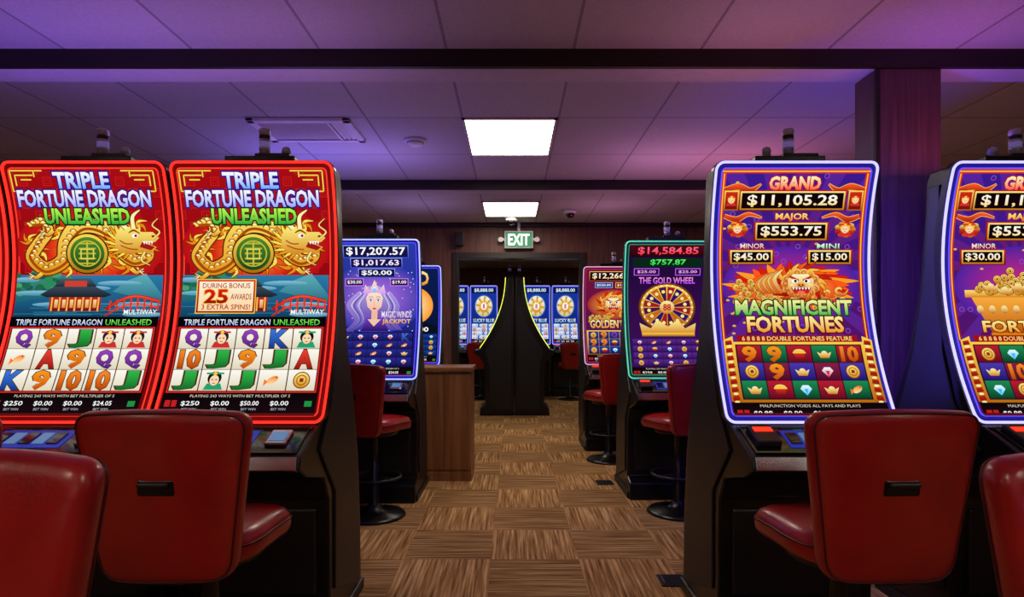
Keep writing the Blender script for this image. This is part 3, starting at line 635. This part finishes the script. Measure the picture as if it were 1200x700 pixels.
RED=(('led_red','#ff2a20',1.7),('led_pink_red','#ff3c30',.9),('led_glow_red','#6a0406',.7))
WHT=(('led_lavender','#b8b4ff',1.5),('led_blue','#5048f0',1.3),('led_glow_blue','#1c1670',1.0))
BLU=(('led_iceblue','#98a8ff',1.5),('led_blue','#5048f0',1.3),('led_glow_blue','#1c1670',1.0))
GRN=(('led_teal','#5ad0a8',.9),('led_green','#2aa060',.7),('led_glow_teal','#0a2c3c',.6))
PNK=(('led_white_pink','#e8a8c8',.9),('led_magenta','#c03080',.8),('led_glow_plum','#40103c',.6))
YEL=(('led_yellowgreen','#e0ee3a',1.6),('led_green','#2aa060',.7),('led_glow_olive','#202808',.6))

slot_machine(-1.084,2.55,'dragon_box',RED)
slot_machine(-1.785,2.55,'dragon',RED)
slot_machine(-2.486,2.55,'dragon',RED)
slot_machine(1.185,2.55,'fort',WHT,side=-1)
slot_machine(2.17,2.55,'pot',WHT,side=-1)
slot_machine(-1.05,4.65,'lady',BLU); slot_machine(-1.75,4.65,'lady',BLU)
slot_machine(1.227,4.74,'wheel',GRN); slot_machine(1.93,4.74,'wheel',GRN)
slot_machine(-1.105,6.5,'moon',BLU); slot_machine(-1.81,6.5,'moon',BLU)
slot_machine(1.12,6.6,'tiger',PNK); slot_machine(1.83,6.6,'tiger',PNK)
for xx in (-1.14,-.565,.49,1.07): slot_machine(xx,12,'disc',BLU,scale=(.80,1,1.1))
slot_machine(.035,9.45,'disc',YEL,style='J',rz=-math.pi/2); slot_machine(.045,9.45,'disc',YEL,style='J',rz=math.pi/2)
slot_machine(-1.2,-.15,'dragon',RED,rz=math.pi); slot_machine(1.3,-.15,'fort',WHT,rz=math.pi)

# ---------------------------------------------------------------- chairs
M_RED=mat('red_leather','#a81a1a',.34,noise=.14,nscale=9,bump=.3,coat=.25)
M_SEAM=mat('leather_piping','#4e0d10',.5)
def outline(wt,wb,h,r,n=7):
    cs=[(wt/2,h/2),(-wt/2,h/2),(-wb/2,-h/2),(wb/2,-h/2)]; pts=[]
    for i,(x,y) in enumerate(cs):
        p=Vector((x,y)); a=(Vector(cs[i-1])-p).normalized(); b=(Vector(cs[(i+1)%4])-p).normalized()
        rr=r if i<2 else r*1.3
        s=p+a*rr; e=p+b*rr
        for k in range(n+1):
            t=k/n; q=s*(1-t)**2+p*2*t*(1-t)+e*t**2; pts.append((q.x,q.y))
        nx=Vector(cs[(i+1)%4]); ee=nx+(p-nx).normalized()*(r if (i+1)%4<2 else r*1.3)
        for k in range(1,6): t=k/6; q=e*(1-t)+ee*t; pts.append((q.x,q.y))
    return pts
def pillow(name,out,rings,fn,m):
    n=len(out); v=[];f=[]
    for s,h in rings:
        for x,y in out: v.append(fn(x*s,y*s,h))
    for i in range(len(rings)-1):
        for k in range(n): f.append((i*n+k,i*n+(k+1)%n,(i+1)*n+(k+1)%n,(i+1)*n+k))
    return mk(name,v,f,m,smooth=True)
def back_fn(x,y,h):
    z=.83+y+ (.012*(1-(x/.24)**2) if y>.1 else 0)
    return (x, -.215-.10*(z-.6)+h+1.0*x*x*.55-.02, z)
def chair(x,y,rz=0):
    E=empty('casino_chair',(x,y,0),rz)
    T=.032
    rg=[(.0,-T-.004),(.3,-T-.004),(.6,-T-.003),(.85,-T-.001),(.94,-T+.002),(.975,-T+.009),(.995,-T+.02),(1,0),(.995,T-.02),(.975,T-.008),(.94,T),(.85,T+.006),(.6,T+.012),(.3,T+.014),(0,T+.015)]
    addobj('backrest',cached('cb_',lambda:pillow('backrest',outline(.495,.37,.485,.05),rg,back_fn,M_RED)),E)
    def pip():
        o=outline(.495,.37,.485,.05); return tube('pip',[back_fn(px*.965,py*.965,-T+.004) for px,py in o],.0035,M_SEAM,seg=6)
    addobj('backrest_piping',cached('pip',pip),E)
    def seatfn(px,py,h): return (px,py+.01,.655+h+(-.02*(py/.22)**2 if py>0 else 0))
    sg=[(0,.058),(.3,.058),(.6,.054),(.82,.046),(.93,.034),(.985,.012),(1,-.008),(.99,-.03),(.95,-.045),(.85,-.05),(.4,-.05),(0,-.05)]
    addobj('seat',cached('st_',lambda:pillow('seat',outline(.425,.40,.45,.13),sg,seatfn,M_RED)),E)
    addobj('seat_piping',cached('sp_',lambda:tube('spp',[seatfn(px*.995,py*.995,.004) for px,py in outline(.425,.40,.45,.13)],.004,M_SEAM,seg=6)),E)
    addobj('seat_pan',cached('pan',lambda:lathe('pan',[(.16,.575),(.17,.608)],M_BLK)),E)
    def hy(z,o): return -.235-.10*(z-.6)-T+o
    addobj('handle_cup',cached('hc',lambda:boxm('hc',-.052,.052,hy(.87,-.006),hy(.87,.01),.846,.896,M_BLK,.008)),E)
    addobj('handle_grip',cached('hg',lambda:boxm('hg',-.044,.044,hy(.87,-.022),hy(.87,-.004),.872,.888,M_BLK2,.006)),E)
    addobj('back_bracket',cached('bb',lambda:boxm('bb',-.05,.05,-.26,-.1,.585,.615,M_BLK,.006)),E)
    addobj('pedestal_base',cached('ped',lambda:lathe('ped',[(.22,0),(.22,.012),(.205,.022),(.09,.04),(.05,.07),(.034,.1),(.034,.36),(.028,.37),(.028,.55),(.06,.565),(.06,.58)],M_BLK,seg=36)),E)
    def ring():
        pts=[(.17*math.cos(a),.17*math.sin(a)+.03,.27) for a in [2*math.pi*k/32 for k in range(32)]]; return tube('fr',pts,.010,M_GRY)
    addobj('footring',cached('fr',ring),E)
    addobj('footring_arm',cached('fra',lambda:boxm('fra',-.16,.16,-.01,.01,.262,.278,M_GRY,.004)),E)
    return E
chair(-.975,1.93,.0); chair(-1.69,1.93,.0); chair(1.055,1.93,.04); chair(2.14,1.95,-.1)
chair(-.975,.81,math.pi-.05); chair(1.09,.81,math.pi+.05)
chair(-.97,4.2,-.35); chair(-1.7,4.15,0)
chair(1.19,4.28,.3); chair(1.8,4.3,.3)
chair(.97,6.0,.35); chair(-1.15,5.95,0)
chair(1.1,11.3,.1); chair(-.6,11.35,0)

# ---------------------------------------------------------------- room
H=2.74; WX=5.2
M_WALL=wood('wall_wood_panel','#50302a','#7a4a3c',.5,'Z')
M_DWOOD=wood('dark_beam_wood','#160d0c','#281612',.5,'X')
M_COLW=wood('column_wood','#4c3034','#6a4448',.40,'Z')
M_CAB=wood('cabinet_walnut','#74482a','#a87244',.4,'Z',.5)
M_CABT=wood('cabinet_top_wood','#7a5230','#b07c4c',.35,'X')
M_CEIL=ceiling_mat()
M_SOF=mat('soffit_paint','#d0ccd0',.8,noise=.04)
def shell(name,x0,x1,y0,y1,z0,z1,m,bev=0): return addobj(name,boxm(name,x0,x1,y0,y1,z0,z1,m,bev))
shell('floor',-WX,WX,-2.6,13.6,-.1,0,carpet())
shell('ceiling',-WX,WX,-2.6,13.6,H,H+.1,M_CEIL)
shell('wall_left',-WX-.1,-WX,-2.6,13.6,0,H,M_WALL); shell('wall_right',WX,WX+.1,-2.6,13.6,0,H,M_WALL)
shell('wall_back',-WX,WX,-2.7,-2.6,0,H,M_WALL); shell('wall_end',-WX,WX,13.6,13.7,0,H,M_WALL)
shell('wall_divider_left',-WX,-.73,8.0,8.15,0,H,M_WALL); shell('wall_divider_right',.92,WX,8.0,8.15,0,H,M_WALL)
shell('wall_divider_header',-.73,.92,8.0,8.15,2.28,H,M_WALL)
shell('trim_1',-.80,-.72,7.975,8.175,0,2.35,M_DWOOD,.004); shell('trim_2',.91,.99,7.975,8.175,0,2.35,M_DWOOD,.004); shell('trim_3',-.72,.91,7.975,8.175,2.27,2.35,M_DWOOD,.004)
shell('trim_4',-WX,WX,7.93,8.0,H-.05,H,M_DWOOD,.004)
shell('baseboard_left',-WX,-.80,7.985,8.0,0,.1,M_DWOOD); shell('baseboard_right',.99,WX,7.985,8.0,0,.1,M_DWOOD)
def beam(y0,x0=-WX,x1=WX):
    E=empty('ceiling_beam'); addobj('fascia',boxm('fascia',x0,x1,y0,y0+.03,H-.092,H,M_DWOOD,.002),E)
    addobj('soffit',boxm('soffit',x0,x1,y0+.03,y0+.19,H-.09,H,M_SOF),E)
beam(3.045); beam(5.69)
Cc=empty('wood_column'); addobj('shaft',boxm('shaft',1.87,2.20,3.062,3.26,0,H-.092,M_COLW,.004),Cc)
addobj('corner_trim',boxm('ct',1.862,1.885,3.055,3.08,0,H-.1,M_DWOOD,.003),Cc); addobj('base_trim',boxm('bt',1.86,2.21,3.052,3.27,0,.12,M_DWOOD,.003),Cc)

M_PANEL=mat('light_diffuser','#ffffff',.6,emit='#fff0dc',strength=12.5,noise=0)
M_PFR=mat('light_frame_white','#d8d4d0',.5)
def panel(x0,x1,y0,y1):
    E=empty('ceiling_light_panel')
    addobj('diffuser',boxm('diff',x0+.02,x1-.02,y0+.02,y1-.02,H-.006,H-.001,M_PANEL),E)
    for i,(a,b,c,d) in enumerate(((x0,x1,y0,y0+.02),(x0,x1,y1-.02,y1),(x0,x0+.02,y0,y1),(x1-.02,x1,y0,y1))): addobj('frame_%d'%i,boxm('fr',a,b,c,d,H-.012,H,M_PFR),E)
panel(-.34,.31,4.03,4.87); panel(-.34,.31,6.63,7.47)
panel(-3.6,-2.95,-1.4,-.56); panel(2.9,3.55,-1.4,-.56); panel(-.34,.31,-1.4,-.56)  # unseen panels behind the camera, added to light chairs and floor
panel(-3.59,-2.94,6.63,7.47); panel(3.56,4.21,6.63,7.47)  # extra panels hidden by the machines, added to brighten far wall and ceiling
panel(-3.0,-2.35,10.0,10.8); panel(2.3,2.95,10.0,10.8)  # out-of-view panels added to light the back room

# hvac vent
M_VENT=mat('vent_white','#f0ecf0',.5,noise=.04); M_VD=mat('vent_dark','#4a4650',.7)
V=empty('ceiling_air_vent'); vx0,vx1,vy0,vy1=-1.80,-1.10,4.03,4.5
for i,(a,b,c,d) in enumerate(((vx0,vx1,vy0,vy0+.05),(vx0,vx1,vy1-.05,vy1),(vx0,vx0+.05,vy0,vy1),(vx1-.05,vx1,vy0,vy1))): addobj('rim_%d'%i,boxm('rim',a,b,c,d,H-.022,H,M_VENT,.004),V)
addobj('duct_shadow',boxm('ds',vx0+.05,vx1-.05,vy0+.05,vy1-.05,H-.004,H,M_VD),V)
for k in range(9):
    yy=vy0+.07+k*.038
    addobj('louver_%d'%k,mk('lv',[(vx0+.05,yy,H-.005),(vx1-.17,yy,H-.005),(vx1-.17,yy+.022,H-.02),(vx0+.05,yy+.022,H-.02)],[(0,1,2,3)],M_VENT),V)
addobj('louver_bar',boxm('lb',vx1-.17,vx1-.155,vy0+.05,vy1-.05,H-.02,H,M_VENT),V)
for k in range(3):
    xx=vx1-.145+k*.032; addobj('cross_louver_%d'%k,mk('lv',[(xx,vy0+.05,H-.018),(xx,vy1-.05,H-.018),(xx+.02,vy1-.05,H-.005),(xx+.02,vy0+.05,H-.005)],[(0,1,2,3)],M_VENT),V)
M_WP=mat('white_plastic','#e4e0e4',.4,noise=.03)
S=empty('smoke_detector',(-.73,4.5,H)); addobj('housing',lathe('sd',[(.085,0),(.085,-.012),(.078,-.02),(.06,-.024),(.055,-.04),(.03,-.048)],M_WP),S); addobj('vent_ring',lathe('sdr',[(.062,-.022),(.062,-.028)],M_VD),S)
S=empty('dome_security_camera',(.69,7.1,H)); addobj('mount',lathe('dc',[(.075,0),(.075,-.035),(.06,-.045)],M_WP),S); addobj('dome',lathe('dd',[(.055,-.04),(.053,-.06),(.042,-.08),(.022,-.094),(.005,-.098)],M_GLS),S)
S=empty('dome_security_camera',(-.01,7.55,H)); addobj('mount',lathe('dc2',[(.075,0),(.075,-.045),(.06,-.055)],M_WP),S); addobj('dome',lathe('dd2',[(.05,-.05),(.048,-.07),(.035,-.09),(.01,-.1)],M_GLS),S)

# exit sign with emergency heads
X=empty('exit_sign',(.09,7.93,2.51))
addobj('housing',boxm('xh',-.19,.19,-.03,.04,-.115,.115,M_WP,.008),X)
addobj('face',boxm('xf',-.175,.175,-.036,-.028,-.10,.10,mat('exit_green','#1c6a48',.4,emit='#2a9468',strength=.55,noise=0)),X)
v,f=tmesh('EXIT',.02); ax=min(p[0] for p in v);bx=max(p[0] for p in v);ay=min(p[1] for p in v);by=max(p[1] for p in v)
addobj('letters',mk('xl',[(-.14+(p[0]-ax)/(bx-ax)*.28,-.038,-.075+(p[1]-ay)/(by-ay)*.15) for p in v],f,mat('exit_letters','#e8fff0',.4,emit='#e8fff0',strength=1.3,noise=0)),X)
addobj('stem',boxm('xs',-.02,.02,-.01,.03,.1,.23,M_WP,.003),X)
for s in (-1,1):
    addobj('lamp_arm_%d'%s,boxm('xa',min(s*.18,s*.22),max(s*.18,s*.22),-.02,.02,-.01,.02,M_WP,.003),X)
    addobj('lamp_head_%d'%s,lathe('xl2',[(.02,.02),(.034,-.02),(.034,-.035)],M_WP,axis='Y',c=(s*.24,0,.0)),X)
S=empty('wall_speaker',(-.70,7.93,2.52)); addobj('box',boxm('sb',-.055,.055,-.06,.045,-.09,.09,M_BLK2,.006),S); addobj('bracket',boxm('sb2',-.02,.02,.04,.07,-.02,.02,M_BLK),S); addobj('cone',lathe('sc',[(.035,0),(.03,.01)],M_GRY,axis='Y',c=(0,-.066,-.02)),S)

# wooden cabinet / stand
W=empty('wooden_cabinet'); wx0,wx1,wy0,wy1=-.83,-.345,5.16,5.62
addobj('carcass',boxm('cc',wx0+.01,wx1-.01,wy0+.012,wy1,.0,.945,M_CAB,.003),W)
addobj('top',boxm('tp',wx0,wx1+.004,wy0-.01,wy1+.005,.945,.985,M_CABT,.004),W)
addobj('plinth',boxm('pl',wx0,wx1-.005,wy0+.002,wy1,0,.08,M_CAB,.003),W)
addobj('door_left',boxm('dl',wx0+.02,(wx0+wx1)/2-.003,wy0+.001,wy0+.014,.10,.925,M_CAB,.003),W)
addobj('door_right',boxm('dr',(wx0+wx1)/2+.003,wx1-.02,wy0+.001,wy0+.014,.10,.925,M_CAB,.003),W)
for px,py in ((.79,5.1),(.83,3.1)):
    F=empty('floor_outlet_box',(px,py,0)); addobj('plate',boxm('fpl',-.07,.07,-.07,.07,0,.010,M_GRY,.004),F); addobj('lid',boxm('fl',-.05,.05,-.05,.05,.008,.014,M_GRY,.003),F)

# ---------------------------------------------------------------- lights
def area(name,loc,rot,sx,sy,col,pw):
    L=bpy.data.lights.new(name,'AREA'); L.shape='RECTANGLE'; L.size=sx; L.size_y=sy; L.color=lin(col); L.energy=pw
    o=bpy.data.objects.new(name,L); COL.objects.link(o); o.location=loc; o.rotation_euler=rot; return o
UP=(math.pi,0,0)
for (x,y,c,p) in ((-1.084,2.85,'#b078d8',1.9),(-1.785,2.85,'#9868e0',2.6),(-2.486,2.85,'#845ce8',2.8),(1.185,2.85,'#d880b8',1.6),(2.17,2.85,'#d86c94',1.9),
                  (-1.05,4.85,'#9c7cec',3.8),(-1.75,4.85,'#7c68ec',5.0),(1.227,4.94,'#d488c8',2.8),(1.93,4.94,'#d87098',3.8),
                  (-1.105,6.7,'#b090e0',2.2),(1.12,6.8,'#d890c0',2.2),(-1.14,.0,'#c068a8',2.2),(1.3,.0,'#c8689c',2.2)):
    area('machine_topper_uplight',(x,y,2.09),UP,.5,.12,c,p)
area('blue_column_fill',(1.56,2.75,1.5),(math.radians(90),0,math.radians(-50)),.08,1.0,'#5a48ff',12)  # added lamp without a fixture, makes the blue glow on the column front
area('blue_column_fill',(2.9,3.4,1.6),(math.radians(90),0,math.radians(90)),.3,.9,'#3a30ff',5)  # second added lamp, no fixture, tints the column from its right

w=bpy.data.worlds.new('world'); sc.world=w; w.use_nodes=True
w.node_tree.nodes['Background'].inputs[0].default_value=(.02,.015,.03,1); w.node_tree.nodes['Background'].inputs[1].default_value=1

cam=bpy.data.cameras.new('camera'); co=bpy.data.objects.new('camera',cam); COL.objects.link(co)
co.location=(0,0,1.3); co.rotation_euler=(math.radians(90),0,0); cam.sensor_width=36; cam.lens=21.0; cam.shift_y=.0317; cam.clip_start=.05
sc.camera=co
